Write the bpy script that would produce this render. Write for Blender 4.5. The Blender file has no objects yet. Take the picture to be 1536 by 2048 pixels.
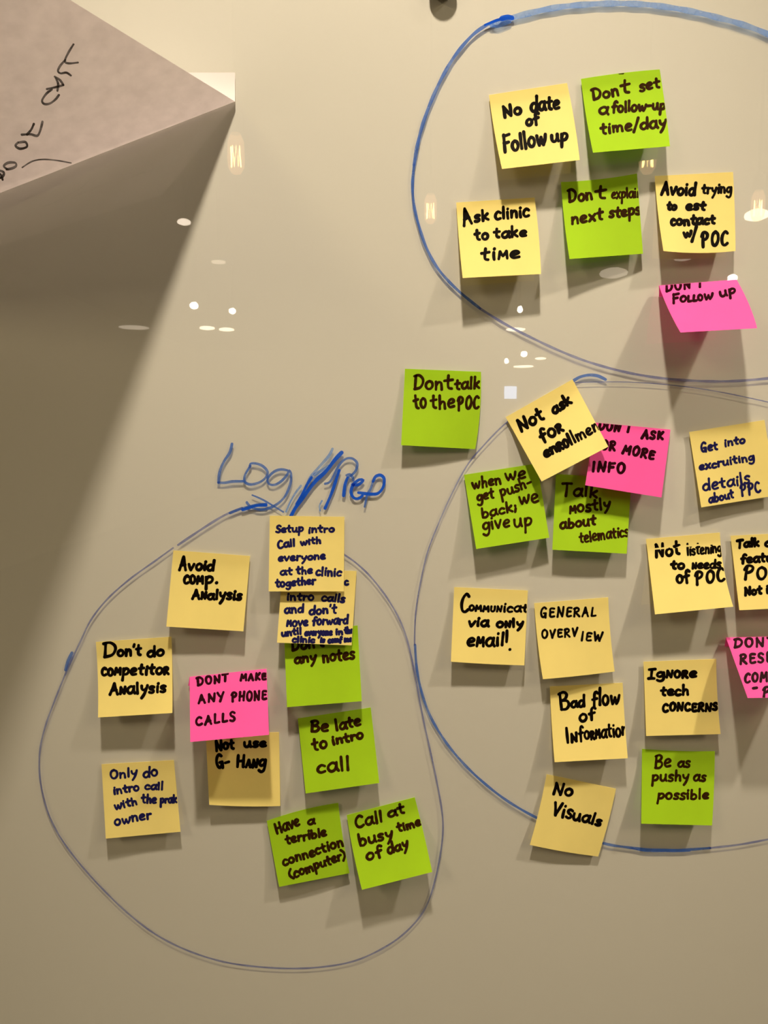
import bpy, bmesh, math, random
from mathutils import Vector, Matrix

S = bpy.context.scene
COL = S.collection

# ------------------------------------------------------------------ camera
F = 26.0 / 36.0 * 2048.0            # focal length in pixels of the 1536x2048 frame
D = 0.744                           # distance from the lens to the glass
ZC = 1.50                           # lens height
PITCH = math.radians(6.2)
cam_d = bpy.data.cameras.new('camera'); cam_d.lens = 26; cam_d.sensor_width = 36; cam_d.sensor_fit = 'AUTO'
cam_d.clip_start = 0.01
cam = bpy.data.objects.new('camera', cam_d); COL.objects.link(cam)
cam.location = (0, -D, ZC); cam.rotation_euler = (math.radians(90) - PITCH, 0, 0)
S.camera = cam

# ------------------------------------------------------------------ world, exposure
w = bpy.data.worlds.new('world'); S.world = w; w.use_nodes = True
w.node_tree.nodes['Background'].inputs[0].default_value = (1.0, 0.86, 0.68, 1)
w.node_tree.nodes['Background'].inputs[1].default_value = 0.02
S.view_settings.view_transform = 'Standard'; S.view_settings.look = 'None'
S.view_settings.gamma = 1; S.view_settings.use_curve_mapping = False
S.view_settings.exposure = 0.0
S.cycles.transparent_max_bounces = 16
S.cycles.sample_clamp_indirect = 4.0

# ------------------------------------------------------------------ lights
WARM = (1.0, 0.82, 0.61)           # downlights
AMBER = (1.0, 0.77, 0.44)          # added fill panels, warmer
def spot(name, loc, aim, power, size=140, r=0.05, col=WARM):
    l = bpy.data.lights.new(name, 'SPOT'); l.energy = power; l.color = col
    l.spot_size = math.radians(size); l.spot_blend = 1.0; l.shadow_soft_size = r
    o = bpy.data.objects.new(name, l); COL.objects.link(o); o.location = loc
    o.rotation_euler = (Vector(aim) - Vector(loc)).to_track_quat('-Z', 'Y').to_euler()
    return o
def area(name, loc, aim, power, sx, sy, col=WARM):
    l = bpy.data.lights.new(name, 'AREA'); l.energy = power; l.color = col
    l.shape = 'RECTANGLE'; l.size = sx; l.size_y = sy
    o = bpy.data.objects.new(name, l); COL.objects.link(o); o.location = loc
    o.rotation_euler = (Vector(aim) - Vector(loc)).to_track_quat('-Z', 'Y').to_euler()
    return o
SPOT_A = (-0.034, -0.85, 3.235)     # downlight above the left half of the board
SPOT_B = (1.486, -0.85, 3.235)      # next downlight along the row, to the right
spot('downlight_beam', SPOT_A, (-0.02, 0, 1.66), 178, 42, r=0.055)
spot('downlight_beam', SPOT_B, (1.0, 0, 1.3), 152, 70, r=0.05)
FILL_PANELS = [(-2.4, -2.3), (2.4, -2.3)]  # unseen panels, added as fill to lift the shadows on the board
for px_, py_ in FILL_PANELS:
    area('fill_glow', (px_, py_, 3.255), (px_, py_, 0), 39, 0.3, 1.2, AMBER)

# ------------------------------------------------------------------ geometry helpers
FWD = Vector((0, math.cos(PITCH), -math.sin(PITCH))); UP = Vector((0, math.sin(PITCH), math.cos(PITCH)))
CAMP = Vector((0, -D, ZC))
def ray(px, py):
    return FWD + Vector((1, 0, 0)) * ((px - 768) / F) + UP * ((1024 - py) / F)
def at(px, py, depth=0.0):
    """the place, `depth` metres in front of the glass, that is seen at a point of the photograph"""
    d = ray(px, py); return CAMP + d * ((D - depth) / d.y)
def mirrored(px, py, dist):
    """the place in the room, `dist` metres from the glass, that is seen reflected in it"""
    p = at(px, py, -dist); return Vector((p.x, -dist, p.z))

def link(name, bm, mat, parent=None, smooth=False):
    me = bpy.data.meshes.new(name); bm.to_mesh(me); bm.free()
    if mat: me.materials.append(mat)
    if smooth:
        for f in me.polygons: f.use_smooth = True
    o = bpy.data.objects.new(name, me); COL.objects.link(o)
    if parent: o.parent = parent
    return o
def empty(name, loc):
    o = bpy.data.objects.new(name, None); COL.objects.link(o); o.location = loc; o.empty_display_size = 0.05
    return o
def tag(o, label, cat, group=None):
    o['label'] = label; o['category'] = cat
    if group: o['group'] = group
    return o
def bx(bm, x0, x1, y0, y1, z0, z1):
    v = [bm.verts.new((x, y, z)) for x in (x0, x1) for y in (y0, y1) for z in (z0, z1)]
    for q in ((0, 1, 3, 2), (4, 6, 7, 5), (0, 4, 5, 1), (2, 3, 7, 6), (0, 2, 6, 4), (1, 5, 7, 3)):
        bm.faces.new([v[i] for i in q])
    bmesh.ops.recalc_face_normals(bm, faces=bm.faces)
    return bm
def lathe(bm, prof, axis='Z', seg=24, org=(0, 0, 0)):
    org = Vector(org); rings = []
    for r, h in prof:
        ring = []
        for k in range(seg):
            a = 2 * math.pi * k / seg
            c, s = r * math.cos(a), r * math.sin(a)
            ring.append(bm.verts.new(org + (Vector((c, s, h)) if axis == 'Z' else Vector((c, h, s)))))
        rings.append(ring)
    for a, b in zip(rings, rings[1:]):
        for k in range(seg):
            bm.faces.new((a[k], a[(k + 1) % seg], b[(k + 1) % seg], b[k]))
    for ring in (rings[0], rings[-1]):
        bm.faces.new(ring)
    bmesh.ops.recalc_face_normals(bm, faces=bm.faces)
    return bm
def tube(bm, pts, r, seg=8):
    pts = [Vector(p) for p in pts]; rings = []
    for i, p in enumerate(pts):
        t = (pts[min(i + 1, len(pts) - 1)] - pts[max(i - 1, 0)]).normalized()
        a = t.orthogonal().normalized(); b = t.cross(a)
        rings.append([bm.verts.new(p + r * (math.cos(2 * math.pi * k / seg) * a + math.sin(2 * math.pi * k / seg) * b)) for k in range(seg)])
    for a, b in zip(rings, rings[1:]):
        for k in range(seg):
            bm.faces.new((a[k], a[(k + 1) % seg], b[(k + 1) % seg], b[k]))
    bm.faces.new(rings[0]); bm.faces.new(rings[-1])
    bmesh.ops.recalc_face_normals(bm, faces=bm.faces)
    return bm

# ------------------------------------------------------------------ materials
def mat(name, col, rough=0.6, metal=0.0, noise=None, emit=None, translucent=0.0):
    m = bpy.data.materials.new(name); m.use_nodes = True; nt = m.node_tree
    b = nt.nodes['Principled BSDF']; b.inputs['Roughness'].default_value = rough; b.inputs['Metallic'].default_value = metal
    b.inputs['Base Color'].default_value = (*col, 1)
    src = None
    if noise:
        scale, amount = noise
        tc = nt.nodes.new('ShaderNodeTexCoord'); n = nt.nodes.new('ShaderNodeTexNoise')
        n.inputs['Scale'].default_value = scale; n.inputs['Detail'].default_value = 6
        r = nt.nodes.new('ShaderNodeValToRGB')
        r.color_ramp.elements[0].position = 0.3; r.color_ramp.elements[1].position = 0.7
        r.color_ramp.elements[0].color = (*[c * (1 - amount) for c in col], 1)
        r.color_ramp.elements[1].color = (*[min(1, c * (1 + amount)) for c in col], 1)
        nt.links.new(tc.outputs['Object'], n.inputs['Vector']); nt.links.new(n.outputs['Fac'], r.inputs['Fac'])
        nt.links.new(r.outputs['Color'], b.inputs['Base Color']); src = r.outputs['Color']
    if translucent:
        t = nt.nodes.new('ShaderNodeBsdfTranslucent'); x = nt.nodes.new('ShaderNodeMixShader')
        x.inputs[0].default_value = translucent; t.inputs[0].default_value = (*col, 1)
        if src: nt.links.new(src, t.inputs[0])
        nt.links.new(b.outputs[0], x.inputs[1]); nt.links.new(t.outputs[0], x.inputs[2])
        nt.links.new(x.outputs[0], nt.nodes['Material Output'].inputs[0])
    if emit:
        b.inputs['Emission Color'].default_value = (*emit[0], 1); b.inputs['Emission Strength'].default_value = emit[1]
    return m
def ink(name, col, alpha_lo, alpha_hi, scale=60):
    """marker ink: streaky, partly see-through colour"""
    m = bpy.data.materials.new(name); m.use_nodes = True; nt = m.node_tree
    b = nt.nodes['Principled BSDF']; b.inputs['Base Color'].default_value = (*col, 1); b.inputs['Roughness'].default_value = 0.45
    b.inputs['Specular IOR Level'].default_value = 0.03
    tc = nt.nodes.new('ShaderNodeTexCoord'); n = nt.nodes.new('ShaderNodeTexNoise'); n.inputs['Scale'].default_value = scale
    mr = nt.nodes.new('ShaderNodeMapRange'); mr.inputs['From Min'].default_value = 0.35; mr.inputs['From Max'].default_value = 0.65
    mr.inputs['To Min'].default_value = alpha_lo; mr.inputs['To Max'].default_value = alpha_hi
    nt.links.new(tc.outputs['Object'], n.inputs['Vector']); nt.links.new(n.outputs['Fac'], mr.inputs['Value'])
    nt.links.new(mr.outputs[0], b.inputs['Alpha'])
    return m
def pane_glass(name, tint, rough=0.0, ior=1.5):
    """clear pane: passes light with a faint tint, mirrors by Fresnel on the face that is met first"""
    m = bpy.data.materials.new(name); m.use_nodes = True; nt = m.node_tree
    out = nt.nodes['Material Output']; nt.nodes.remove(nt.nodes['Principled BSDF'])
    fr = nt.nodes.new('ShaderNodeFresnel'); fr.inputs['IOR'].default_value = ior
    g = nt.nodes.new('ShaderNodeNewGeometry'); inv = nt.nodes.new('ShaderNodeMath'); inv.operation = 'SUBTRACT'; inv.inputs[0].default_value = 1
    mul = nt.nodes.new('ShaderNodeMath'); mul.operation = 'MULTIPLY'
    tr = nt.nodes.new('ShaderNodeBsdfTransparent'); tr.inputs[0].default_value = (*tint, 1)
    gl = nt.nodes.new('ShaderNodeBsdfGlossy'); gl.inputs['Roughness'].default_value = rough; gl.inputs[0].default_value = (1, 1, 1, 1)
    x = nt.nodes.new('ShaderNodeMixShader')
    nt.links.new(g.outputs['Backfacing'], inv.inputs[1]); nt.links.new(fr.outputs[0], mul.inputs[0]); nt.links.new(inv.outputs[0], mul.inputs[1])
    nt.links.new(mul.outputs[0], x.inputs[0]); nt.links.new(tr.outputs[0], x.inputs[1]); nt.links.new(gl.outputs[0], x.inputs[2])
    nt.links.new(x.outputs[0], out.inputs[0])
    return m
M_PAINT = mat('back_paint', (0.725, 0.712, 0.675), 0.7)
M_GLASS = pane_glass('board_glass', (0.985, 0.992, 0.985), 0.012, 1.6)
M_WALL = mat('wall_plaster', (0.60, 0.56, 0.50), 0.9, noise=(8, 0.04))
M_CEIL = mat('ceiling_plaster', (0.30, 0.28, 0.26), 0.9)
M_FLOOR = mat('floor_carpet', (0.16, 0.14, 0.12), 0.95, noise=(40, 0.2))
M_STEEL = mat('brushed_steel', (0.22, 0.19, 0.16), 0.35, 1.0)
M_BLACK = mat('black_metal', (0.03, 0.028, 0.026), 0.4, 0.6)
M_CHART = mat('chart_paper', (0.67, 0.61, 0.62), 0.9, noise=(75, 0.07), translucent=0.42)  # greyed to carry the shade on the folded-out back
def white_front(m):
    """the sheet is coated white on its written side and greyer on its back"""
    nt = m.node_tree; g = nt.nodes.new('ShaderNodeNewGeometry'); b = nt.nodes.new('ShaderNodeBsdfPrincipled'); x = nt.nodes.new('ShaderNodeMixShader')
    b.inputs['Base Color'].default_value = (0.76, 0.74, 0.76, 1); b.inputs['Roughness'].default_value = 0.6
    out = nt.nodes['Material Output']; old = out.inputs[0].links[0].from_socket
    nt.links.new(g.outputs['Backfacing'], x.inputs[0]); nt.links.new(b.outputs[0], x.inputs[1]); nt.links.new(old, x.inputs[2]); nt.links.new(x.outputs[0], out.inputs[0])
    return m
PAPER = {
    'yellow': mat('yellow_paper', (0.97, 0.845, 0.295), 0.85, noise=(30, 0.025), translucent=0.18),
    'green': mat('green_paper', (0.47, 0.79, 0.010), 0.85, noise=(30, 0.03), translucent=0.3),
    'pink': mat('pink_paper', (0.98, 0.125, 0.53), 0.85, noise=(30, 0.025), translucent=0.28),
}
INKS = {
    'black': ink('black_ink', (0.004, 0.0025, 0.0015), 0.985, 1.0),
    'brown': ink('brown_ink', (0.030, 0.010, 0.002), 0.90, 0.99, 220),
    'maroon': ink('maroon_ink', (0.020, 0.001, 0.004), 0.93, 1.0, 220),
    'blue': ink('blue_ink', (0.012, 0.012, 0.085), 0.95, 1.0, 220),
}
def dye(name, col, tint, lo, hi, scale=70):
    """dry-erase ink on glass: a blue film that also lets tinted light through"""
    m = bpy.data.materials.new(name); m.use_nodes = True; nt = m.node_tree
    nt.nodes.remove(nt.nodes['Principled BSDF'])
    d = nt.nodes.new('ShaderNodeBsdfDiffuse'); d.inputs[0].default_value = (*col, 1)
    t = nt.nodes.new('ShaderNodeBsdfTransparent'); t.inputs[0].default_value = (*tint, 1)
    x = nt.nodes.new('ShaderNodeMixShader'); tc = nt.nodes.new('ShaderNodeTexCoord'); n = nt.nodes.new('ShaderNodeTexNoise'); n.inputs['Scale'].default_value = scale
    mr = nt.nodes.new('ShaderNodeMapRange'); mr.inputs['From Min'].default_value = 0.35; mr.inputs['From Max'].default_value = 0.65
    mr.inputs['To Min'].default_value = lo; mr.inputs['To Max'].default_value = hi
    nt.links.new(tc.outputs['Object'], n.inputs['Vector']); nt.links.new(n.outputs['Fac'], mr.inputs['Value']); nt.links.new(mr.outputs[0], x.inputs[0])
    nt.links.new(t.outputs[0], x.inputs[1]); nt.links.new(d.outputs[0], x.inputs[2]); nt.links.new(x.outputs[0], nt.nodes['Material Output'].inputs[0])
    return m
M_MARK_DARK = dye('dry_marker_strong', (0.012, 0.10, 0.72), (0.12, 0.30, 0.95), 0.65, 0.95)
M_MARK = dye('dry_marker', (0.05, 0.14, 0.52), (0.38, 0.52, 0.95), 0.35, 0.75)
M_MARK_PALE = dye('dry_marker_pale', (0.13, 0.28, 0.72), (0.55, 0.70, 1.0), 0.2, 0.6)
M_MARK_THIN = dye('dry_marker_thin', (0.13, 0.15, 0.36), (0.56, 0.60, 0.88), 0.15, 0.55, 40)
M_CHART_INK = ink('bleed_through_ink', (0.035, 0.022, 0.016), 0.75, 0.95, 120)

# ------------------------------------------------------------------ room
RX, RY, RZ = 4.2, -16.0, 3.3
def structure(name, bm, m):
    o = link(name, bm, m); o['kind'] = 'structure'; return o
structure('floor', bx(bmesh.new(), -RX, RX, RY, 0.07, -0.1, 0.0), M_FLOOR)
structure('ceiling', bx(bmesh.new(), -RX, RX, RY, 0.07, RZ, RZ + 0.1), M_CEIL)
structure('wall_front', bx(bmesh.new(), -RX, RX, 0.0275, 0.07, 0.0, RZ), M_WALL)
structure('wall_back', bx(bmesh.new(), -RX, RX, RY - 0.1, RY, 0.0, RZ), M_WALL)
structure('wall_left', bx(bmesh.new(), -RX - 0.1, -RX, RY, 0.07, 0.0, RZ), M_WALL)
structure('wall_right', bx(bmesh.new(), RX, RX + 0.1, RY, 0.07, 0.0, RZ), M_WALL)

# ------------------------------------------------------------------ the glass whiteboard
bcx = at(885, 600).x
BX0, BX1 = bcx - 1.2, bcx + 1.2
BZ1 = at(768, -125).z; BZ0 = BZ1 - 1.25
board = tag(empty('glass_whiteboard', (bcx, 0, (BZ0 + BZ1) / 2)), 'large pale glass whiteboard covered in sticky notes and blue marker loops', 'whiteboard')
def on_board(o):
    o.parent = board; o.matrix_parent_inverse = Matrix.Translation(-board.location); return o
bm = bx(bmesh.new(), BX0, BX1, 0.0, 0.0022, BZ0, BZ1)
on_board(link('glass_pane', bm, M_GLASS))
bm = bx(bmesh.new(), BX0, BX1, 0.0024, 0.0060, BZ0, BZ1)
on_board(link('painted_back', bm, M_PAINT))
for sx in (at(150, 0).x - 0.75, at(885, -20).x, at(885, -20).x + 1.12):
    for sz in (at(885, -29).z, BZ0 + 0.055):
        bm = lathe(bmesh.new(), [(0.0055, 0.0272), (0.0055, 0.0), (0.0122, 0.0), (0.0128, -0.0012), (0.0128, -0.0080), (0.0116, -0.0095)], 'Y', 28, (sx, 0, sz))
        o = on_board(link('standoff_cap', bm, M_STEEL, smooth=False)); o['label'] = 'round steel standoff bolt'

# ------------------------------------------------------------------ strokes
def catmull(pts, step=2.0):
    if len(pts) == 1: return [pts[0], (pts[0][0] + 0.01, pts[0][1])]
    P = [pts[0]] + list(pts) + [pts[-1]]; out = []
    for i in range(1, len(P) - 2):
        p0, p1, p2, p3 = P[i - 1], P[i], P[i + 1], P[i + 2]
        n = max(2, int(math.hypot(p2[0] - p1[0], p2[1] - p1[1]) / step))
        for k in range(n):
            t = k / n
            out.append(tuple(0.5 * (2 * p1[j] + (p2[j] - p0[j]) * t + (2 * p0[j] - 5 * p1[j] + 4 * p2[j] - p3[j]) * t * t + (3 * p1[j] - p0[j] - 3 * p2[j] + p3[j]) * t ** 3) for j in (0, 1)))
    out.append(tuple(pts[-1])); return out
def ribbon(bm, line, width, place, rnd=None, inside=None, caps=True):
    """a flat band of ink along a line; place(x, y) gives its point on the surface"""
    runs, cur = [], []
    for p in line:
        if inside is None or inside(*p): cur.append(p)
        elif cur: runs.append(cur); cur = []
    if cur: runs.append(cur)
    ph = rnd.random() * 6 if rnd else 0
    for run in runs:
        n = len(run)
        if n < 2:
            run = [run[0], (run[0][0] + 0.05, run[0][1])]; n = 2
        prev = None
        for i, (x, y) in enumerate(run):
            a, b = run[max(i - 1, 0)], run[min(i + 1, n - 1)]
            dx, dy = b[0] - a[0], b[1] - a[1]; L = math.hypot(dx, dy) or 1
            dx, dy = dx / L, dy / L
            hw = 0.5 * width * (1 + (0.10 * math.sin(ph + i * 0.35) if rnd else 0))
            l = bm.verts.new(place(x - dy * hw, y + dx * hw)); r = bm.verts.new(place(x + dy * hw, y - dx * hw))
            if prev: bm.faces.new((prev[0], l, r, prev[1]))
            if caps and i in (0, n - 1):
                s = -1 if i == 0 else 1
                c0, c1 = (l, r)
                fan = [bm.verts.new(place(x + hw * (-dy * math.cos(t) + s * dx * math.sin(t)), y + hw * (dx * math.cos(t) + s * dy * math.sin(t)))) for t in (math.pi * k / 6 for k in range(1, 6))]
                bm.faces.new([c0] + fan + [c1])
            prev = (l, r)

GLYPHS = {
 'a': (52, "46,48 28,60 8,44 4,20 18,2 36,10 46,40|48,60 46,22 55,2"),
 'b': (50, "10,100 8,50 8,4|8,30 24,56 42,44 44,18 26,0 8,8"),
 'c': (42, "40,50 24,60 8,44 4,20 18,2 40,8"),
 'd': (52, "46,40 28,56 8,42 4,18 18,0 36,8 46,34|50,100 48,50 48,2"),
 'e': (46, "6,28 30,34 42,46 30,60 12,52 4,26 16,4 42,8"),
 'f': (42, "44,88 32,100 20,86 18,40 18,-6|4,48 38,54"),
 'g': (50, "44,48 26,60 8,46 6,24 20,10 38,22 45,50|46,58 48,10 42,-28 24,-40 6,-28"),
 'h': (48, "8,100 8,50 8,2|8,32 24,54 38,46 40,20 42,2"),
 'i': (18, "9,56 9,28 11,2|11,82 12,85"),
 'k': (48, "8,100 8,50 8,2|40,58 22,40 10,30|14,32 28,18 44,2"),
 'l': (18, "9,100 9,50 10,2"),
 'm': (76, "6,58 8,30 8,2|8,34 20,56 32,50 34,26 34,4|34,34 48,56 62,50 66,26 68,2"),
 'n': (50, "6,58 8,30 8,2|8,32 22,56 38,50 42,26 44,2"),
 'o': (50, "26,60 10,50 4,26 16,4 34,4 46,26 40,52 24,60"),
 'p': (50, "8,58 8,10 6,-42|8,30 20,58 40,54 46,34 34,12 10,10"),
 'r': (36, "8,58 8,30 8,2|8,34 20,54 36,54"),
 's': (38, "36,54 22,60 8,50 12,36 30,26 34,10 20,0 4,6"),
 't': (40, "20,92 18,50 20,12 34,4|2,58 38,63"),
 'u': (52, "6,58 6,24 16,4 32,8 42,30|44,60 44,24 50,2"),
 'v': (46, "4,58 12,28 22,2|22,2 34,30 44,60"),
 'w': (68, "4,58 10,24 18,3|18,3 28,24 34,46|34,46 40,20 48,3|48,3 60,28 66,60"),
 'x': (44, "4,58 20,34 40,2|42,58 24,32 4,0"),
 'y': (48, "6,58 10,34 24,22 38,36|46,60 38,20 26,-16 12,-42"),
 'A': (60, "4,0 18,50 30,100|30,100 42,50 56,0|14,36 32,40 48,40"),
 'B': (56, "10,96 10,50 10,0|4,92 30,100 46,84 36,60 14,52|14,52 44,46 52,22 36,0 8,2"),
 'C': (56, "50,86 34,100 14,80 6,44 16,8 36,0 54,12"),
 'D': (62, "12,94 11,50 10,2|2,92 30,98 54,76 58,44 42,12 8,2"),
 'E': (48, "46,94 24,98 10,90 10,50 10,10 24,0 48,6|10,52 28,54 40,54"),
 'F': (48, "10,98 9,50 8,0|8,92 28,94 50,98|8,52 24,52 40,54"),
 'G': (60, "48,86 32,100 12,80 6,40 20,4 40,8 50,40|50,40 30,40|50,40 50,10 50,-4"),
 'H': (60, "8,98 8,50 8,0|52,100 51,50 52,0|8,48 30,50 52,52"),
 'I': (20, "10,98 10,50 10,0"),
 '1': (42, "20,96 20,50 20,2|2,96 20,98 40,100|4,0 20,2 40,0"),
 'K': (54, "10,98 10,50 10,0|48,98 30,66 12,48|12,48 32,24 52,0"),
 'L': (46, "12,98 9,50 8,4|8,4 24,2 44,6"),
 'M': (72, "6,0 10,50 14,98|14,98 26,60 36,40|36,40 48,64 60,98|60,98 64,50 68,0"),
 'N': (62, "8,0 10,50 10,96|10,96 28,50 50,4|50,4 54,50 56,100"),
 'O': (60, "32,100 12,84 6,44 18,6 40,2 56,36 52,80 30,100"),
 'P': (54, "14,90 11,50 10,-6|0,72 12,98 32,102 50,86 44,60 26,48 12,48"),
 'R': (56, "10,96 9,50 8,0|4,88 28,100 46,86 42,62 14,50|14,50 34,26 54,0"),
 'S': (46, "44,86 28,100 10,86 14,60 34,44 42,20 26,0 4,10"),
 'T': (56, "28,96 28,50 26,0|2,94 28,98 54,98"),
 'U': (56, "8,98 8,30 22,2 40,8 50,40 50,98"),
 'V': (54, "4,98 16,50 26,0|26,0 38,50 52,104"),
 'W': (78, "4,98 12,50 20,2|20,2 30,36 38,66|38,66 46,30 56,2|56,2 66,50 76,100"),
 'Y': (54, "4,98 16,66 28,50|54,100 40,62 20,0"),
 '\'': (14, "10,106 6,84"), '-': (38, "4,38 34,40"), '.': (14, "7,4 9,6"), ',': (18, "12,24 6,-10"), ';': (20, "12,50 12,44|12,20 4,-14"),
 '/': (36, "38,116 20,50 0,-16"), '(': (30, "30,104 8,70 6,30 30,-8"), ')': (30, "2,104 24,70 24,30 2,-8"), '!': (18, "9,104 9,50 8,26"), ' ': (26, ""),
 '~': (34, "2,96 32,90"),
}
def glyph_strokes(word):
    """(list of strokes, total width) for a word; '^X' is a small capital"""
    out, x, i = [], 0.0, 0
    gap = 0.22 if len(word) > 2 and word.isupper() and '^' not in word else 0.11
    while i < len(word):
        c = word[i]; sc = 1.0
        if c == '^': i += 1; c = word[i]; sc = 0.64
        wd, s = GLYPHS[c]
        for st in filter(None, s.split('|')):
            out.append((i, [(x + float(a) * sc / 100, float(b) * sc / 100) for a, b in (q.split(',') for q in st.split())]))
        x += wd * sc / 100 + gap; i += 1
    return out, max(x - gap, 0.05)
def write(bm, words, width, place, inside, rnd, slant=0.13):
    for wd in words:
        text, x0, y0, x1, y1, cap = wd[:6]
        wid = wd[6] if len(wd) > 6 else width
        strokes, total = glyph_strokes(text)
        L = math.hypot(x1 - x0, y1 - y0); ux, uy = (x1 - x0) / L, (y1 - y0) / L; nx, ny = uy, -ux     # n points up the page
        sx = (L - wid * 0.6) / total; jit = {}
        for gi, st in strokes:
            if gi not in jit: jit[gi] = (rnd.uniform(-.05, .05), rnd.uniform(0.90, 1.09), rnd.uniform(-.09, .09))
            j = jit[gi]; pts = []
            for gx, gy in st:
                a = gx * sx + wid * 0.3 + (slant + j[2]) * gy * cap * 0.55; b = (gy * j[1] + j[0]) * (cap - wid * 0.6) + wid * 0.25
                pts.append((x0 + ux * a + nx * b, y0 + uy * a + ny * b))
            ribbon(bm, catmull(pts, 1.6), wid, place, rnd, inside)

# ------------------------------------------------------------------ sticky notes
class Note:
    def __init__(s, q, hl, hr, base=0.0006, start=0.14, power=1.3, bow=(0, 0, 0, 0)):
        s.q, s.hl, s.hr, s.base, s.start, s.power, s.bow = q, hl / 1000 * 1.12, hr / 1000 * 1.12, base, start, power, bow
    def px(s, u, v):
        (ax, ay), (bx_, by), (cx, cy), (dx, dy) = s.q          # TL TR BR BL
        x = (ax * (1 - u) + bx_ * u) * (1 - v) + (dx * (1 - u) + cx * u) * v
        y = (ay * (1 - u) + by * u) * (1 - v) + (dy * (1 - u) + cy * u) * v
        l, r, t, b = s.bow                                      # bulge of the left, right, top, bottom edge
        x += 4 * v * (1 - v) * (l * (1 - u) + r * u); y += 4 * u * (1 - u) * (t * (1 - v) + b * v)
        return x, y
    def uv(s, x, y):
        u = v = 0.5
        for _ in range(7):
            fx, fy = s.px(u, v); e = 1e-3
            ax, ay = s.px(u + e, v); bx_, by = s.px(u, v + e)
            a, c, b, d = (ax - fx) / e, (ay - fy) / e, (bx_ - fx) / e, (by - fy) / e
            det = a * d - b * c; rx, ry = x - fx, y - fy
            u += (d * rx - b * ry) / det; v += (a * ry - c * rx) / det
        return u, v
    def depth(s, u, v):
        h = s.hl * (1 - u) + s.hr * u; t = max(0.0, (v - s.start) / (1 - s.start))
        return s.base + h * t ** s.power + 0.0005 * t * math.sin(u * 5 + s.q[0][0])
    def point(s, x, y, lift=0.0):
        u, v = s.uv(x, y); u = min(max(u, 0.003), 0.997); v = min(max(v, 0.003), 0.997)
        x, y = s.px(u, v); return at(x, y, s.depth(u, v) + lift)
    def inside(s, x, y):
        u, v = s.uv(x, y); return -0.005 <= u <= 1.005 and -0.005 <= v <= 1.005

THICK = 0.00022
def build_note(paper, q, lifts, words, label, inkname, width, fold=None, rnd=None, **kw):
    n = Note(q, *lifts, **kw)
    NU, NV = 10, 18
    bm = bmesh.new(); front, back = [], []
    for j in range(NV + 1):
        fr, bk = [], []
        for i in range(NU + 1):
            u, v = i / NU, j / NV; x, y = n.px(u, v); d = n.depth(u, v)
            p = at(x, y, d); fr.append(bm.verts.new(p)); bk.append(bm.verts.new(p + Vector((0, THICK, 0))))
        front.append(fr); back.append(bk)
    for j in range(NV):
        for i in range(NU):
            bm.faces.new((front[j][i], front[j + 1][i], front[j + 1][i + 1], front[j][i + 1]))
            bm.faces.new((back[j][i], back[j][i + 1], back[j + 1][i + 1], back[j + 1][i]))
    cp = lambda v_: bm.verts.new(v_.co)
    for j in range(NV):                                         # cut edges of the sheet
        for i in (0, NU): bm.faces.new([cp(v_) for v_ in (front[j][i], front[j + 1][i], back[j + 1][i], back[j][i])])
    for i in range(NU):
        for j in (0, NV): bm.faces.new([cp(v_) for v_ in (front[j][i], front[j][i + 1], back[j][i + 1], back[j][i])])
    if fold:                                                    # the glued strip, bent back behind the top edge
        fl, fr_ = fold
        tl, tr = q[0], q[1]
        prev = (back[0][0], back[0][NU])
        for k in range(1, 5):
            t = k / 4
            a = bm.verts.new(at(tl[0] + (fl[0] - tl[0]) * t, tl[1] + (fl[1] - tl[1]) * t, 0.0003 + (n.base - THICK - 0.0003) * (1 - t) ** 2))
            b = bm.verts.new(at(tr[0] + (fr_[0] - tr[0]) * t, tr[1] + (fr_[1] - tr[1]) * t, 0.0003 + (n.base - THICK - 0.0003) * (1 - t) ** 2))
            bm.faces.new((prev[0], prev[1], b, a)); prev = (a, b)
    c = at((q[0][0] + q[1][0]) / 2, (q[0][1] + q[1][1]) / 2, n.base)
    bmesh.ops.translate(bm, verts=bm.verts, vec=-c)
    o = link('sticky_note', bm, PAPER[paper], smooth=True); o.location = c
    tag(o, label, 'sticky note', 'sticky notes on the glass whiteboard')
    hb = bmesh.new(); rnd = random.Random(label)
    ct = [0]
    def place(x, y):
        return n.point(x, y, 0.00012) - c
    write(hb, words, width, place, n.inside, rnd)
    h = link('handwriting', hb, INKS[inkname], o)
    h['label'] = {'black': 'black marker handwriting', 'brown': 'dark brown marker handwriting', 'maroon': 'dark marker handwriting in capitals', 'blue': 'dark blue pen handwriting'}[inkname]
    return o

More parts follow.
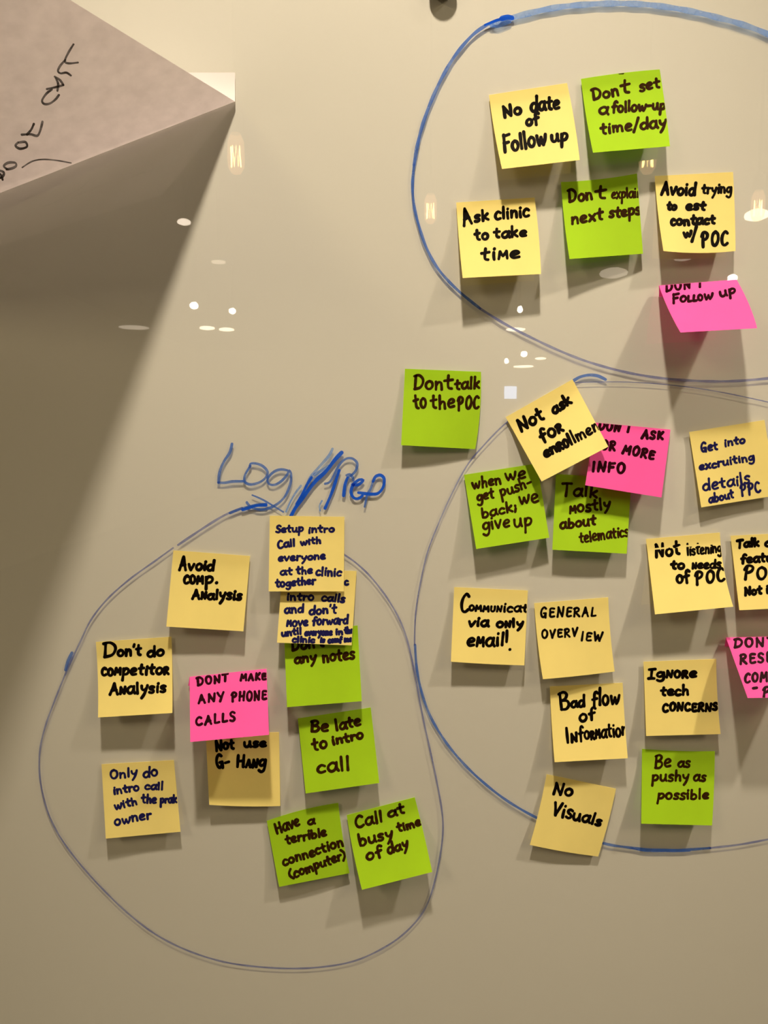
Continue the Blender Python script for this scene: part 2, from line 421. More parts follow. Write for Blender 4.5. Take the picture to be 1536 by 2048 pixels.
Y, G, P_ = 'yellow', 'green', 'pink'
NOTES = [
 (Y, [(978,190),(1134,166),(1159.5,320),(1004,338)], (15,15), 'black', 6.8, 'yellow sticky note reading No date of Follow up, highest of the yellow notes',
   [('No',1006,237,1046,228,27),('date',1060,226,1121,219,32),('of',1051,255,1081,249,25),('Follow',1006,305,1095,291,37),('up',1101,288,1138,281,29)], dict(bow=(-2,2,0,0))),
 (G, [(1162,157.8),(1319.4,138.8),(1340,292.4),(1186,305.4)], (16,15), 'brown', 5.8, 'green sticky note reading Don\'t set a follow-up time/day, topmost of all notes',
   [('Don',1184,202,1240,191,26),('~',1235,168,1250,166,26),('t',1240,190,1263,186,32),('set',1278,184,1322,177,24),('a',1195,229,1217,231,27),('follow-up',1222,226,1332,220,25),('time/day',1200,270,1334,254,26)], dict(bow=(-2,1,-2,0))),
 (G, [(1122,364),(1274,347),(1286,507.5),(1139,518)], (14,4), 'brown', 5.8, 'green sticky note reading Don\'t explain next steps, left of Avoid trying',
   [('Don',1136,407,1187,400,29),('~',1183,375,1196,372,28),('t',1188,400,1215,397,32),('explain',1222,399,1284,394,23,4.4),('next',1141,450,1208,441,28),('steps',1217,437,1283,430,25)], dict(bow=(-2,0,3,0))),
 (Y, [(1309.5,352),(1466,344),(1471,502),(1327,502)], (13,9), 'black', 6.6, 'yellow sticky note reading Avoid trying to est contact w/POC',
   [('Avoid',1320,392,1392,391,27),('trying',1402,388,1464,387,22,5.2),('to',1332,421,1354,421,20),('est',1370,421,1412,421,22),('^Contact',1340,453,1432,448,22),('w',1366,477,1386,473,21),('/',1382,482,1397,479,26),('POC',1402,495,1457,491,32)], dict(bow=(-2,1,0,4))),
 (Y, [(912.5,405),(1069,395),(1082,548),(925.3,556)], (17,14), 'black', 6.2, 'yellow sticky note reading Ask clinic to take time, beside the blue loop',
   [('A',926,455,947,448,37),('sk',948,447,980,440,25),('clinic',988,440,1060,435,28),('to',949,483,979,479,24),('take',986,478,1055,474,23),('ti^Me',960,523,1042,516,28)], dict(bow=(-1,2,0,0))),
 (G, [(810,737.5),(962,743.6),(950.4,898.3),(802.2,890.4)], (8,2), 'brown', 5.6, 'green sticky note reading Don\'t talk to the POC, apart in mid board',
   [('Don',825,781,887,780,32),('~',875,755,889,757,28),('t',886,780,908,779,33),('talk',908,781,961,777,25),('to',828,822,855,817,35),('the',860,820,911,816,29),('POC',914,820,959,818,28)], dict(bow=(0,4,0,0))),
 (G, [(927.9,949.6),(1074,927),(1098.6,1075.4),(952.4,1098)], (12,9), 'brown', 5.0, 'green sticky note reading when we get push-back, we give up',
   [('when',944,980,1004,968,24),('we',1010,963,1053,956,26),('get',953,1004,990,997,23),('push-',1001,996,1066,972,24),('back;',963,1038,1036,1021,23),('we',1038,1012,1079,1004,30),('give',964,1062,1021,1054,27),('up',1027,1058,1066,1051,29)], dict()),
 (G, [(1112,948),(1263,957),(1253.4,1107.5),(1104.6,1099.4)], (9,9), 'brown', 5.4, 'green sticky note reading Talk mostly about telematics, partly under pink and yellow notes',
   [('Talk',1121,992,1196,996,27),('^Mostly',1138,1029,1222,1017,25),('about',1119,1059,1193,1051,23),('telematics',1158,1087,1259,1073,24,4.6)], dict()),
 (P_, [(1190,845),(1341,859.2),(1323,995),(1170.4,970.6)], (14,14), 'maroon', 6.0, 'hot pink sticky note reading DON\'T ASK FOR MORE INFO, overlapped by a yellow note',
   [('DON\'T',1194,860,1263,866,22),('ASK',1281,877,1327,880,19),('FOR',1186,898,1231,902,20),('MORE',1242,907,1308,920,20),('INFO',1182,943,1250,947,22)], dict(start=0.0, power=1.05, base=0.0012)),
 (Y, [(1011.4,834.3),(1145,758.6),(1216.6,893.3),(1083.3,963)], (15,19), 'black', 6.8, 'yellow sticky note tilted diagonally reading Not ask for enrollment',
   [('Not',1041,867,1092,838,29),('ask',1107,831,1147,806,24),('fo^R',1083,887,1130,862,29),('en^R^Ol',1089,918,1148,888,26),('lmen',1148,888,1202,859,27,5.2)], dict()),
 (Y, [(1378.3,864),(1529,840),(1553,991),(1402.6,1014.8)], (6,3), 'blue', 4.8, 'yellow sticky note in blue pen reading Get into excruciating details about PPC',
   [('Get',1401,906,1437,900,20),('into',1448,895,1492,887,18),('excruiting',1398,942,1510,921,18),('details',1405,984,1501,967,25),('about',1417,1007,1469,996,19),('PPC',1482,993,1523,985,22)], dict()),
 (Y, [(1292,1078),(1439.7,1065),(1466.6,1213.4),(1310,1228.8)], (18,18), 'black', 6.2, 'yellow sticky note reading Not listening to needs of POC',
   [('Not',1309,1116,1362,1110,30),('listening',1373,1112,1445,1106,24,4.6),('to',1340,1140,1371,1138,21),('^Needs',1383,1139,1443,1137,21,5.2),('of',1352,1169,1382,1165,27),('POC',1390,1170,1451,1163,28)], dict(bow=(0,-5,0,0), power=1.15)),
 (Y, [(1461,1071.5),(1611,1064),(1628,1213),(1478.7,1220.5)], (14,14), 'black', 6.0, 'yellow sticky note cut by right picture edge, its text starting Talk, then POC',
   [('Talk',1472,1098,1520,1093,20),('a',1528,1094,1545,1093,20),('featu',1480,1127,1546,1124,21),('POC',1486,1160,1560,1157,29),('Not',1488,1193,1525,1188,20),('i',1530,1188,1539,1187,22)], dict()),
 (Y, [(1287,1323.5),(1432.5,1317.8),(1441.2,1468.2),(1292.3,1472)], (8,8), 'black', 6.0, 'yellow sticky note reading Ignore tech concerns, directly above Be as pushy',
   [('1g^N^O^Re',1294,1358,1395,1356,23),('tech',1319,1392,1379,1391,22),('^C^O^N^C^E^R^N^S',1323,1424,1436,1422,27)], dict(bow=(0,-2,0,0))),
 (P_, [(1452,1275),(1605,1272),(1648,1394),(1495.4,1396)], (38,38), 'maroon', 5.4, 'pink sticky note cut by the right picture edge, reading DON\'T RESE',
   [('DON\'T',1466,1297,1560,1291,21),('RESE',1478,1330,1546,1325,23),('COM',1487,1366,1536,1363,21),('-',1504,1384,1516,1383,20),('P',1524,1396,1540,1395,24)], dict(start=0.0, power=0.95, base=0.002)),
 (Y, [(908.5,1174.3),(1055.7,1181),(1048.7,1330.7),(901.8,1323.3)], (9.5,7), 'black', 6.2, 'yellow sticky note reading Communicate via only email!',
   [('C',918,1224,938,1224,37),('^O^M^M^U^Nicat',936,1222,1056,1226,20,4.9),('via',934,1253,978,1254,22),('o^Nly',991,1256,1048,1254,21),('e^Mail!',932,1293,1018,1293,30),('.',1016,1302,1023,1302,20,6.5)], dict(bow=(0,0,0,1))),
 (Y, [(1068.5,1206.5),(1216.5,1194.6),(1229.3,1343),(1085.8,1358.4)], (9.5,6), 'black', 4.5, 'yellow sticky note reading GENERAL OVERVIEW in thin capitals',
   [('GENERAL',1079,1236,1193,1233,21),('OVERV',1082,1278,1156,1273,18),('IEW',1160,1281,1205,1284,19)], dict(bow=(-2,-2,0,1))),
 (Y, [(1099.8,1373),(1245.3,1365.6),(1255.6,1516.5),(1109.2,1524.4)], (12,12), 'black', 6.0, 'yellow sticky note reading Bad flow of Information, below General Overview',
   [('B',1118,1421,1142,1417,35),('ad',1141,1418,1171,1413,25),('flow',1182,1414,1240,1409,35),('of',1157,1445,1193,1439,27),('I^N',1131,1487,1157,1482,32),('fo^R^Mation',1157,1482,1256,1472,30,5.2)], dict(bow=(-1,-1,0,0))),
 (Y, [(1093.3,1548.4),(1232,1577.6),(1196.4,1713),(1059.7,1689.7)], (5,2.5), 'black', 6.0, 'tilted yellow sticky note reading No Visuals, lowest on the right loop',
   [('No',1103,1588,1145,1595,27),('Vis',1101,1630,1143,1640,31),('uals',1142,1641,1202,1653,25)], dict(bow=(2,2,0,2))),
 (G, [(1284.2,1497.8),(1429.7,1502.4),(1424.2,1651),(1282.5,1647.4)], (12,11), 'brown', 5.0, 'green sticky note reading Be as pushy as possible',
   [('Be',1307,1537,1343,1535,27),('as',1354,1536,1381,1535,22),('pushy',1302,1565,1379,1562,24),('as',1385,1564,1412,1564,22),('possible',1313,1599,1418,1599,22)], dict(bow=(0,1,2,0))),
 (G, [(568,1262),(715.2,1251),(723.6,1402.4),(574,1414.4)], (11,10), 'brown', 5.8, 'green sticky note reading any notes, its top tucked under a yellow note',
   [('Don\'t',582,1303,650,1294,24),('any',588,1329,634,1324,22),('notes',644,1326,711,1319,25)], dict()),
 (Y, [(565,1137),(713.2,1142),(703.2,1290.7),(554,1285.3)], (10,6), 'blue', 4.8, 'yellow sticky note in blue pen reading intro calls and don\'t move forward',
   [('c',688,1171,698,1170,17),('intro',572,1202,629,1201,18),('calls',641,1203,690,1206,18),('and',568,1229,608,1226,19),('don\'t',617,1230,674,1227,20),('^Move',572,1254,617,1253,21),('forward',623,1251,697,1249,20),('until',562,1274,604,1269,16),('everyone',608,1272,665,1271,16),('in',670,1271,687,1270,15),('the',688,1269,708,1266,15),('clinic',583,1286,630,1286,15),('is',639,1286,650,1286,13),('comf me',655,1287,705,1284,14)], dict()),
 (Y, [(539.6,1031.4),(688.8,1033.6),(687.6,1182.8),(537.2,1182.8)], (8,6), 'blue', 4.8, 'yellow sticky note in blue pen reading Setup intro call, under Log/Prep',
   [('Setup',550,1066,608,1065,17),('intro',615,1067,670,1065,16),('Call',554,1098,591,1093,17),('with',600,1092,643,1087,15),('everyone',555,1124,652,1119,17),('at',559,1152,586,1150,17),('the',591,1150,626,1148,17),('clinic',630,1152,683,1153,19),('together',550,1176,632,1169,18)], dict()),
 (Y, [(346.7,1100.6),(500,1112),(486.7,1262.7),(332.6,1253.2)], (10,9), 'black', 6.3, 'yellow sticky note reading Avoid comp. Analysis',
   [('A',356,1141,374,1141,28),('void',374,1141,429,1143,25),('^C^O^M',365,1169,408,1168,27),('p.',408,1169,437,1167,28),('A^Nalysis',382,1199,484,1201,23)], dict()),
 (Y, [(191.7,1284),(342.8,1273.5),(344.6,1426),(196,1435)], (14,15), 'black', 6.2, 'yellow sticky note reading Don\'t do competitor Analysis',
   [('D',204,1316,234,1314,31),('on\'t',233,1314,284,1311,24),('do',293,1316,330,1312,24),('^C^O^Mpetito^R',201,1352,339,1350,25),('A^Nalysis',217,1391,333,1386,26)], dict(bow=(2,1,0,0), start=0.22)),
 (Y, [(411.5,1468),(558,1464.3),(560.6,1612),(418.4,1609.6)], (8,5), 'black', 6.2, 'yellow sticky note reading Not use G-Hang, shaded below a pink note',
   [('Not',430,1504,470,1498,23),('use',486,1497,534,1493,21),('G-',432,1540,462,1533,29),('H^A^Ng',471,1536,532,1536,28)], dict(bow=(0,0,0,2))),
 (P_, [(379.2,1353.8),(532.9,1337.6),(538,1469.6),(380.5,1484)], (35,35), 'maroon', 5.2, 'pink sticky note reading DONT MAKE ANY PHONE CALLS',
   [('DONT',393,1372,458,1363,18),('MAKE',479,1362,533,1360,16),('ANY',395,1408,450,1402,20),('PHONE',462,1404,534,1400,20),('CALLS',390,1453,472,1442,20)], dict(start=0.0, power=1.0, base=0.0012)),
 (Y, [(203,1528.6),(347.6,1520.3),(361,1663.5),(211.6,1677.3)], (8,6), 'blue', 4.8, 'yellow sticky note in blue pen reading Only do intro call, lowest at left',
   [('Only',219,1559,276,1553,20),('do',285,1556,317,1553,22),('intro',226,1590,280,1581,18),('call',288,1580,327,1580,18),('with',229,1622,276,1609,18),('the',282,1608,314,1607,20),('prak',319,1608,355,1606,18),('owner',228,1652,304,1638,21)], dict()),
 (G, [(595.6,1437),(741.5,1415),(758.6,1566),(611.3,1587)], (11,10), 'brown', 6.0, 'green sticky note reading Be late to intro call',
   [('Be',619,1465,658,1464,27),('late',670,1462,724,1452,26),('to',624,1503,657,1496,27),('intro',664,1492,729,1477,21),('call',633,1549,701,1540,31)], dict()),
 (G, [(533.6,1642),(676.5,1605.8),(699.3,1746.4),(558.2,1773.8)], (6,3.5), 'brown', 5.4, 'green sticky note reading Have a terrible connection (computer)',
   [('Have',552,1669,602,1652,25),('a',614,1651,631,1648,20),('terrible',571,1690,655,1672,21),('connection',566,1734,689,1692,22),('(computer)',580,1760,694,1718,22)], dict(bow=(0,-2,-4,0))),
 (G, [(693.4,1630.4),(829.4,1594.5),(864.5,1744),(723.9,1779.7)], (17,18), 'brown', 5.7, 'green sticky note reading Call at busy time of day, lowest of the green notes',
   [('Call',710,1658,767,1644,26),('at',775,1636,812,1627,23),('busy',718,1695,788,1676,26),('time',795,1666,844,1651,20),('of',733,1724,768,1711,25),('day',775,1709,819,1696,24)], dict(bow=(-2,1,0,0))),
]
for paper, q, lifts, inkname, width, label, words, kw in NOTES:
    fold = None
    if paper == P_ and lifts[0] > 30: fold = ((q[0][0] - 3, q[0][1] + 18), (q[1][0] - 3, q[1][1] + 18))
    build_note(paper, q, lifts, words, label, inkname, width, fold=fold, **kw)
build_note(P_, [(1318,571),(1473,559),(1514.4,656.4),(1361,665)], (38, 38),
   [('DON\'T',1330,585,1408,573,22),('Fo^L^L^Ow',1344,608,1427,599,22),('up',1439,596,1474,588,22)],
   'pink sticky note jutting out from the board, reading DON\'T Follow up', 'maroon', 5.4,
   fold=((1318, 594), (1470, 583)), start=0.0, power=0.9, base=0.003, bow=(-3, 4, 0, 0))

# ------------------------------------------------------------------ flip chart sheet, its corner stuck down and its body folded out
chart = tag(empty('flip_chart_sheet', at(470, 175)), 'shaded grey back of a folded flip chart sheet stuck by one corner, top left', 'paper sheet')
A = at(470, 203, 0.0022); E1 = at(0, 378, 0.030) - A; E2 = at(140, 0, 0.165) - A
SMAX = 1.75
bm = bmesh.new(); NS, NW = 40, 14; grid = []
strip_top = [at(470 - 980 * k / NS, 145, 0.0006) for k in range(NS + 1)]
for k in range(NS + 1):
    s = SMAX * k / NS; row = []
    e1 = A + E1 * s
    sx = 470 - 980 * k / NS
    q0 = at(sx, 203, 0.0008)
    below = e1 + Vector((0, 0.55 * abs(E1.y) * s, 0.004 * s))
    row.append(bm.verts.new(strip_top[k])); row.append(bm.verts.new(q0))
    for t in (0.25, 0.5, 0.75):
        row.append(bm.verts.new(q0.lerp(below, t)))
    into = A + s * (E1 * 0.985 + E2 * 0.015)
    for t in (0.0, 0.25, 0.5, 0.75):
        p = (1 - t) ** 2 * below + 2 * t * (1 - t) * (e1 + (e1 - into) * 0.35) + t * t * into
        row.append(bm.verts.new(p))
    for j in range(NW + 1):
        wv = 0.015 + 0.985 * j / NW
        p = A + s * (E1 * (1 - wv) + E2 * wv)
        p = p + Vector((0, -0.010, 0.004)) * (s * math.sin(math.pi * wv) * 0.8)      # the sheet bellies slightly
        row.append(bm.verts.new(p))
    grid.append(row)
for a, b in zip(grid, grid[1:]):
    for j in range(len(a) - 1):
        bm.faces.new((a[j], b[j], b[j + 1], a[j + 1]))
bmesh.ops.remove_doubles(bm, verts=bm.verts, dist=1e-6)
def on_chart(o):
    o.parent = chart; o.matrix_parent_inverse = Matrix.Translation(-chart.location); return o
bmesh.ops.recalc_face_normals(bm, faces=bm.faces)
on_chart(link('sheet', bm, white_front(M_CHART), smooth=True))
NRM = E1.cross(E2).normalized()
if NRM.y > 0: NRM = -NRM
def chart_place(x, y):
    d = ray(x, y); t = (A - CAMP).dot(NRM) / d.dot(NRM); p = CAMP + d * t
    # coefficients in the E1, E2 frame give the belly of the sheet at this place
    r = p - A; a11, a12, a22 = E1.dot(E1), E1.dot(E2), E2.dot(E2); b1, b2 = r.dot(E1), r.dot(E2)
    det = a11 * a22 - a12 * a12; c1 = (b1 * a22 - b2 * a12) / det; c2 = (b2 * a11 - b1 * a12) / det
    s = max(c1 + c2, 1e-4); wv = min(max(c2 / s, 0), 1)
    p = p + Vector((0, -0.010, 0.004)) * (s * math.sin(math.pi * wv) * 0.8)
    return CAMP + (p - CAMP) * 0.998
K = 2.954
bm = bmesh.new(); rnd = random.Random(5)
for line in ([(447,290),(418,350),(402,400),(425,412),(476,404)], [(404,392),(376,430),(364,462),(380,476),(412,470),(438,486)],
             [(346,497),(376,516),(396,545)], [(396,545),(350,560),(302,572)], [(352,505),(366,540),(362,580)],
             [(330,574),(300,598),(274,638),(286,658),(318,654),(350,630),(370,604)],
             [(272,756),(258,800),(238,832),(200,826),(150,830)], [(222,770),(206,800),(180,828)],
             [(130,872),(168,868),(174,892),(135,904),(110,890),(126,872)], [(50,1012),(34,998),(60,980),(100,978),(104,994),(78,1008),(48,1014)],
             [(0,1062),(24,1050),(30,1030),(6,1022)], [(0,1036),(14,1046),(20,1068)]):
    ribbon(bm, catmull([(x / K, y / K) for x, y in line], 1.5), 4.4, chart_place, rnd)
ribbon(bm, catmull([(x / K, y / K) for x, y in [(138,1000),(200,965),(262,953),(340,954),(420,963)]], 1.5), 2.6, chart_place, rnd)
h = on_chart(link('lettering', bm, M_CHART_INK)); h['label'] = 'dark mirrored marker lettering showing through'

# ------------------------------------------------------------------ blue dry-erase drawing on the glass
mark_no = [0]
def marks(name, label, m, lines):
    rnd = random.Random(name + label)
    for width, pts in lines:
        bm = bmesh.new(); mark_no[0] += 1; dp = 0.00008 + 0.000002 * mark_no[0]
        ribbon(bm, catmull(pts, 3.0), width, lambda x, y: at(x, y, dp), rnd)
        o = on_board(link(name, bm, m)); o['label'] = label
marks('marker_loop', 'blue marker loop around the upper right notes', M_MARK, [
  (6.8, [(1018,37),(990,42),(955,62),(925,92),(898,130),(872,180),(850,235),(836,285),(828,330)]),
  (5.6, [(828,330),(825,370),(828,410),(838,452),(854,498),(878,540),(915,580),(960,617)])])
marks('marker_loop', 'thin lower edge of the upper right marker loop', M_MARK_THIN, [
  (5.0, [(960,617),(1010,648),(1060,674),(1120,702),(1180,725),(1250,744),(1320,756),(1400,762),(1470,762),(1545,756)])])
marks('marker_loop', 'pale wide end of the upper right marker loop', M_MARK_PALE, [
  (12, [(984,50),(1010,40),(1060,26),(1120,14),(1190,8),(1250,7),(1310,11),(1380,22),(1450,39),(1500,54),(1545,72)]),
  (5, [(986,50),(995,54),(1020,44)])])
marks('marker_loop', 'dark blue tip where the upper right loop starts', M_MARK_DARK, [(10, [(1004,37),(1016,34),(1024,36)]), (5, [(970,50),(995,40),(1012,35)])])
marks('marker_loop', 'blue marker loop around the lower right notes', M_MARK, [
  (5.0, [(830,1290),(834,1340),(845,1390),(862,1435),(890,1482),(925,1525),(968,1566),(1015,1602),(1070,1634),(1130,1662),(1205,1686),(1250,1694),(1300,1699),(1360,1700),(1420,1696)]),
  (2.6, [(1262,1696),(1290,1702),(1340,1703),(1380,1702)]),
  (6.0, [(1146,762),(1160,754),(1178,750),(1196,752),(1211,759)])])
marks('marker_loop', 'thin faint start of the lower right marker loop', M_MARK_THIN, [
  (3.0, [(1055,815),(1012,846),(970,888),(935,930),(905,985),(878,1045),(855,1105),(840,1170),(831,1230),(829,1290)]),
  (2.2, [(1150,765),(1250,764),(1350,771),(1440,784),(1545,806)]),
  (4.0, [(1420,1696),(1480,1689),(1545,1677)])])
marks('marker_loop', 'thin blue marker loop around the lower left notes', M_MARK_THIN, [
  (4.6, [(484,1016),(450,1030),(410,1054),(356,1090)]),
  (3.5, [(346,1096),(310,1122),(260,1158),(215,1198),(182,1240),(160,1285),(141,1325),(128,1355),(108,1405),(90,1455),(80,1500),(79,1545),(86,1590),(100,1635),(124,1680),(160,1728),(205,1778),(255,1826),(310,1868),(370,1899),(440,1922),(510,1933),(590,1937),(660,1932),(715,1920),(765,1897),(805,1870),(838,1836),(858,1800),(872,1752),(882,1700),(886,1655),(883,1615),(872,1555),(858,1490),(845,1430),(834,1370),(822,1310),(806,1255),(780,1205),(745,1158),(712,1126),(680,1104)])])
marks('marker_loop', 'darker blue overlap on the lower left loop', M_MARK, [(6, [(144,1306),(136,1322),(131,1340)]), (5, [(532,1008),(512,1010),(484,1017),(460,1026)])])
Z = 4.042
def lp(*p): return [(420 + x / Z, 870 + y / Z) for x, y in p]
marks('marker_lettering', 'blue marker words Log / Prep', M_MARK, [
  (5.4, lp((178,72),(160,140),(110,220),(78,300),(68,384))), (5.2, lp((68,384),(120,386),(180,376),(276,374))),
  (5.0, lp((322,262),(328,232),(380,232),(430,254),(466,300),(450,345),(400,382),(330,400),(284,382),(278,345),(292,306),(326,250))),
  (5.0, lp((625,286),(580,278),(530,290),(485,325),(464,366),(480,398),(525,402),(580,370),(625,320),(640,286),(656,320),(648,400),(600,505),(520,572),(430,602),(355,592),(312,565),(298,545))),
  (3.6, lp((342,486),(420,520),(500,566),(592,622))),
  (5.0, lp((930,394),(968,380),(1005,320),(1050,235),(1100,192),(1150,190),(1188,225),(1184,275),(1160,312),(1120,340))),
  (5.2, lp((1104,325),(1130,318),(1150,335),(1158,366))),
  (4.6, lp((1318,372),(1300,430),(1270,490),(1250,580))),
])
marks('marker_lettering', 'pale slash strokes between Log and Prep', M_MARK_PALE, [
  (5.5, lp((990,112),(960,170),(890,250),(820,330),(785,400),(735,500),(690,590))),
  (6, lp((845,320),(900,288),(960,250))), (4, lp((735,410),(690,470),(650,540),(615,620))), (3.5, lp((905,532),(885,575),(890,612)))])
marks('marker_lettering', 'dark blue strokes over the Log / Prep lettering', M_MARK_DARK, [
  (7.5, lp((1064,142),(1010,200),(940,290),(860,365),(800,440),(740,520),(690,590),(655,655))),
  (5.5, lp((820,345),(780,410),(740,490),(700,560))),
  (6.0, lp((1045,285),(1014,380),(975,490),(930,592))),
  (6.2, lp((1112,345),(1092,400),(1080,490))),
  (6.0, lp((1152,402),(1200,400),(1240,366),(1205,362),(1158,402),(1140,465),(1165,510),(1205,512),(1232,490))),
  (6.0, lp((1318,375),(1340,335),(1380,325),(1408,355),(1400,420),(1360,470),(1300,478),(1200,466))),
  (6.0, lp((264,604),(320,588),(370,572),(420,568),(452,566))),
])

# ------------------------------------------------------------------ lamps of the room (seen mirrored in the glass)
M_LAMP = mat('lamp_glow', (1, 0.9, 0.75), 0.5, emit=((1.0, 0.86, 0.66), 55))
M_SHADE = mat('shade_glow', (1, 0.9, 0.75), 0.5, emit=((1.0, 0.84, 0.66), 14))
M_SHADE_DIM = mat('shade_glow_dim', (1, 0.9, 0.75), 0.5, emit=((1.0, 0.84, 0.66), 4))
M_FIL = mat('filament_glow', (1, 0.8, 0.4), 0.5, emit=((1.0, 0.70, 0.26), 40))
M_BULB = pane_glass('bulb_glass', (0.98, 0.90, 0.80), 0.0, 1.5)
_nt = M_BULB.node_tree; _e = _nt.nodes.new('ShaderNodeEmission'); _a = _nt.nodes.new('ShaderNodeAddShader'); _o = _nt.nodes['Material Output']
_e.inputs[0].default_value = (1.0, 0.55, 0.28, 1); _e.inputs[1].default_value = 1.3          # the glowing glass of the bulb
_src = _o.inputs[0].links[0].from_socket
_nt.links.new(_src, _a.inputs[0]); _nt.links.new(_e.outputs[0], _a.inputs[1]); _nt.links.new(_a.outputs[0], _o.inputs[0])
def pendant(px, py, dist, label):
    c = mirrored(px, py, dist)
    r = tag(empty('pendant_lamp', c), label, 'lamp', 'filament bulb pendants')
    b = link('bulb', lathe(bmesh.new(), [(0.012, 0.056), (0.016, 0.046), (0.0225, 0.030), (0.0235, -0.02), (0.021, -0.036), (0.012, -0.050), (0.002, -0.053)], 'Z', 24), M_BULB, r, True)
    bm = bmesh.new(); zz = []
    for k in range(9):
        a = math.pi * k / 8 + 0.25
        zz.append((0.0135 * math.cos(a), 0.0135 * math.sin(a) * 0.6, 0.018 if k % 2 else -0.034))
    tube(bm, zz, 0.0016, 6); f = link('filament', bm, M_FIL, r)
    link('socket', lathe(bmesh.new(), [(0.016, 0.052), (0.02, 0.06), (0.02, 0.10), (0.008, 0.112)], 'Z', 20), M_BLACK, r, True)
    link('cord', tube(bmesh.new(), [(0, 0, 0.105), (0, 0, RZ - c.z)], 0.003), M_BLACK, r)
pendant(472, 308, 1.34, 'filament bulb pendant mirrored beside the flip chart sheet')
pendant(1296, 308, 1.34, 'filament bulb pendant mirrored under the topmost green note')
pendant(861, 418, 2.05, 'filament bulb pendant mirrored left of the Ask clinic note')
pendant(1516, 412, 1.95, 'filament bulb pendant mirrored at the right picture edge')
def ceiling_lamp(px, py, dist, rx, rz, m, label, flat=0.0):
    c = mirrored(px, py, dist); sc = (D + dist) / F
    r = tag(empty('hanging_lamp', c), label, 'lamp', 'hanging lamps in the room')
    R = rx * sc; H = max(rz * sc, 0.01)
    link('diffuser', lathe(bmesh.new(), [(R * 0.5, -H), (R * 0.92, -H * 0.55), (R, 0), (R * 0.9, H * 0.5), (R * 0.5, H)], 'Z', 24), m, r, True)
    link('housing', lathe(bmesh.new(), [(R * 0.7, H * 1.0), (R * 0.6, H * 1.6), (R * 0.2, H * 1.8)], 'Z', 20), M_BLACK, r, True)
    if RZ - c.z > H * 1.8 + 0.02:
        link('stem', tube(bmesh.new(), [(0, 0, H * 1.7), (0, 0, RZ - c.z)], 0.006), M_BLACK, r)
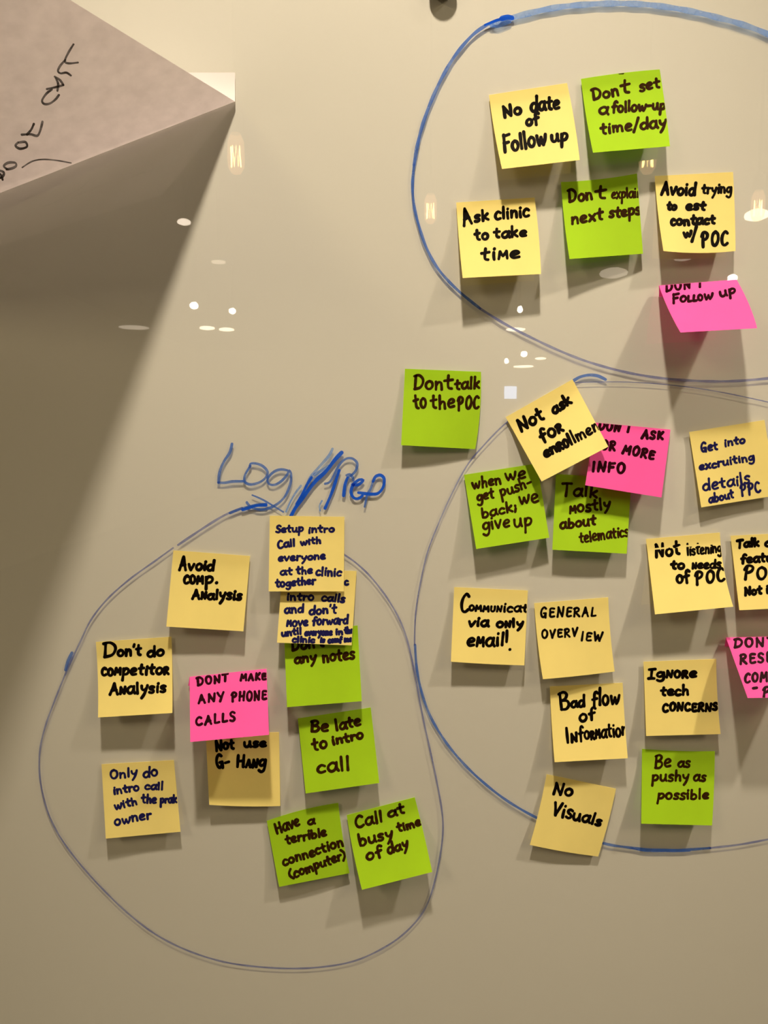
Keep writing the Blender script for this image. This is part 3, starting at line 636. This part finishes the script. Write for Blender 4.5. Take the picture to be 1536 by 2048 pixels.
for px_, py_, d_, rx_, rz_, m_, lb in (
    (368, 444, 3.2, 13, 5, M_SHADE, 'bright lamp mirrored inside the dark shadow of the sheet'),
    (437, 524, 5.0, 14, 2.5, M_SHADE_DIM, 'dim lamp mirrored above the bright pair, left'),
    (388, 611, 7.0, 8, 6, M_LAMP, 'glaring lamp mirrored at left, larger of two'),
    (465, 622, 7.6, 6.5, 5, M_LAMP, 'glaring lamp mirrored at left, smaller of two'),
    (414, 656, 9.0, 15, 3, M_SHADE, 'flat lamp mirrored below the glaring pair, left one'),
    (453, 659, 9.0, 15, 2.8, M_SHADE, 'flat lamp mirrored below the glaring pair, right one'),
    (268, 655, 9.5, 29, 1.5, M_SHADE_DIM, 'long dim lamp mirrored in the sheet shadow'),
    (1227, 546, 5.0, 27, 8, M_SHADE_DIM, 'wide dim lamp mirrored below Don\'t explain note'),
    (1366, 516, 4.6, 17, 4, M_SHADE_DIM, 'dim lamp mirrored below the Avoid trying note'),
    (1513, 430, 3.0, 22, 9, M_SHADE, 'broad white lamp mirrored at the right picture edge'),
    (1465, 556, 5.6, 9, 6, M_LAMP, 'glaring lamp mirrored on top of the jutting pink note'),
    (1040, 619, 7.2, 5, 6, M_LAMP, 'glaring lamp mirrored below the Ask clinic note'),
    (1031, 659, 9.0, 19, 2.5, M_SHADE, 'flat lamp mirrored on the blue loop line'),
    (1048, 708, 11.5, 6, 5, M_LAMP, 'glaring lamp mirrored under the loop, right of pair'),
    (1013, 722, 12.0, 4, 4.5, M_LAMP, 'glaring lamp mirrored under the loop, left of pair'),
    (1047, 733, 13.0, 20, 1.5, M_SHADE, 'thin lamp mirrored under the loop'),
    (1081, 717, 12.5, 11, 2, M_SHADE, 'short thin lamp mirrored under the loop'),
    (1409, 703, 11.0, 5, 4, M_LAMP, 'glaring lamp mirrored below pink note, upper left of four'),
    (1409, 724, 12.0, 5, 4, M_LAMP, 'glaring lamp mirrored below pink note, lower left of four'),
    (1476, 712, 11.4, 5.5, 5, M_LAMP, 'glaring lamp mirrored below pink note, upper right of four'),
    (1477, 740, 13.5, 3.5, 3.5, M_LAMP, 'glaring lamp mirrored below pink note, lower right of four'),
    (1409, 717, 11.6, 18, 1.2, M_SHADE_DIM, 'thin lamp mirrored between the left glaring pair'),
    (1474, 727, 12.6, 18, 1.2, M_SHADE_DIM, 'thin lamp mirrored between the right glaring pair'),
    (1299, 650, 9.2, 1.8, 1.8, M_LAMP, 'tiny lamp mirrored left of the jutting pink note')):
    ceiling_lamp(px_, py_, d_, rx_, rz_, m_, lb)

# downlights over the board, and bodies of the added fill panels
M_TRIM = mat('white_trim', (0.8, 0.78, 0.74), 0.5)
for (x, y, z), lb in ((SPOT_A, 'round ceiling downlight above the board, left of two'), (SPOT_B, 'round ceiling downlight above the board, right of two')):
    r = tag(empty('downlight', (x, y, RZ)), lb, 'lamp', 'ceiling downlights')
    link('trim_ring', lathe(bmesh.new(), [(0.075, 0.0), (0.075, -0.008), (0.060, -0.008), (0.055, 0.0)], 'Z', 28), M_TRIM, r)
    link('lens', lathe(bmesh.new(), [(0.054, -0.001), (0.050, -0.004), (0.02, -0.006)], 'Z', 28), M_LAMP, r)
for i, (x, y) in enumerate(FILL_PANELS):
    r = tag(empty('fill_panel', (x, y, RZ)), ('left', 'right')[i] + ' added fill panel on the ceiling in front of the board', 'lamp', 'added fill panels')
    link('frame', bx(bmesh.new(), -0.18, 0.18, -0.63, 0.63, -0.03, 0.0), M_TRIM, r)

# far windows, seen mirrored
M_DAY = mat('window_daylight', (0.7, 0.8, 1), 0.4, emit=((0.50, 0.68, 1.0), 9))
M_DAY2 = mat('window_daylight_dim', (0.7, 0.8, 1), 0.4, emit=((0.55, 0.66, 1.0), 4.5))
for i, (px_, py_, hx, hy, m_) in enumerate(((1021, 785, 12, 12, M_DAY), (1465, 785, 12, 42, M_DAY2), (1437, 775, 3, 22, M_DAY2)), 1):
    c = mirrored(px_, py_, -RY - 0.03); sc = (D - RY) / F
    bm = bx(bmesh.new(), c.x - hx * sc, c.x + hx * sc, RY + 0.005, RY + 0.03, c.z - hy * sc, c.z + hy * sc)
    o = link('window_%d' % i, bm, m_); o['kind'] = 'structure'
    bm = bx(bmesh.new(), c.x - hx * sc * 1.1, c.x + hx * sc * 1.1, RY + 0.001, RY + 0.012, c.z - hy * sc * 1.05, c.z + hy * sc * 1.05)
    link('window_frame', bm, M_TRIM, o)
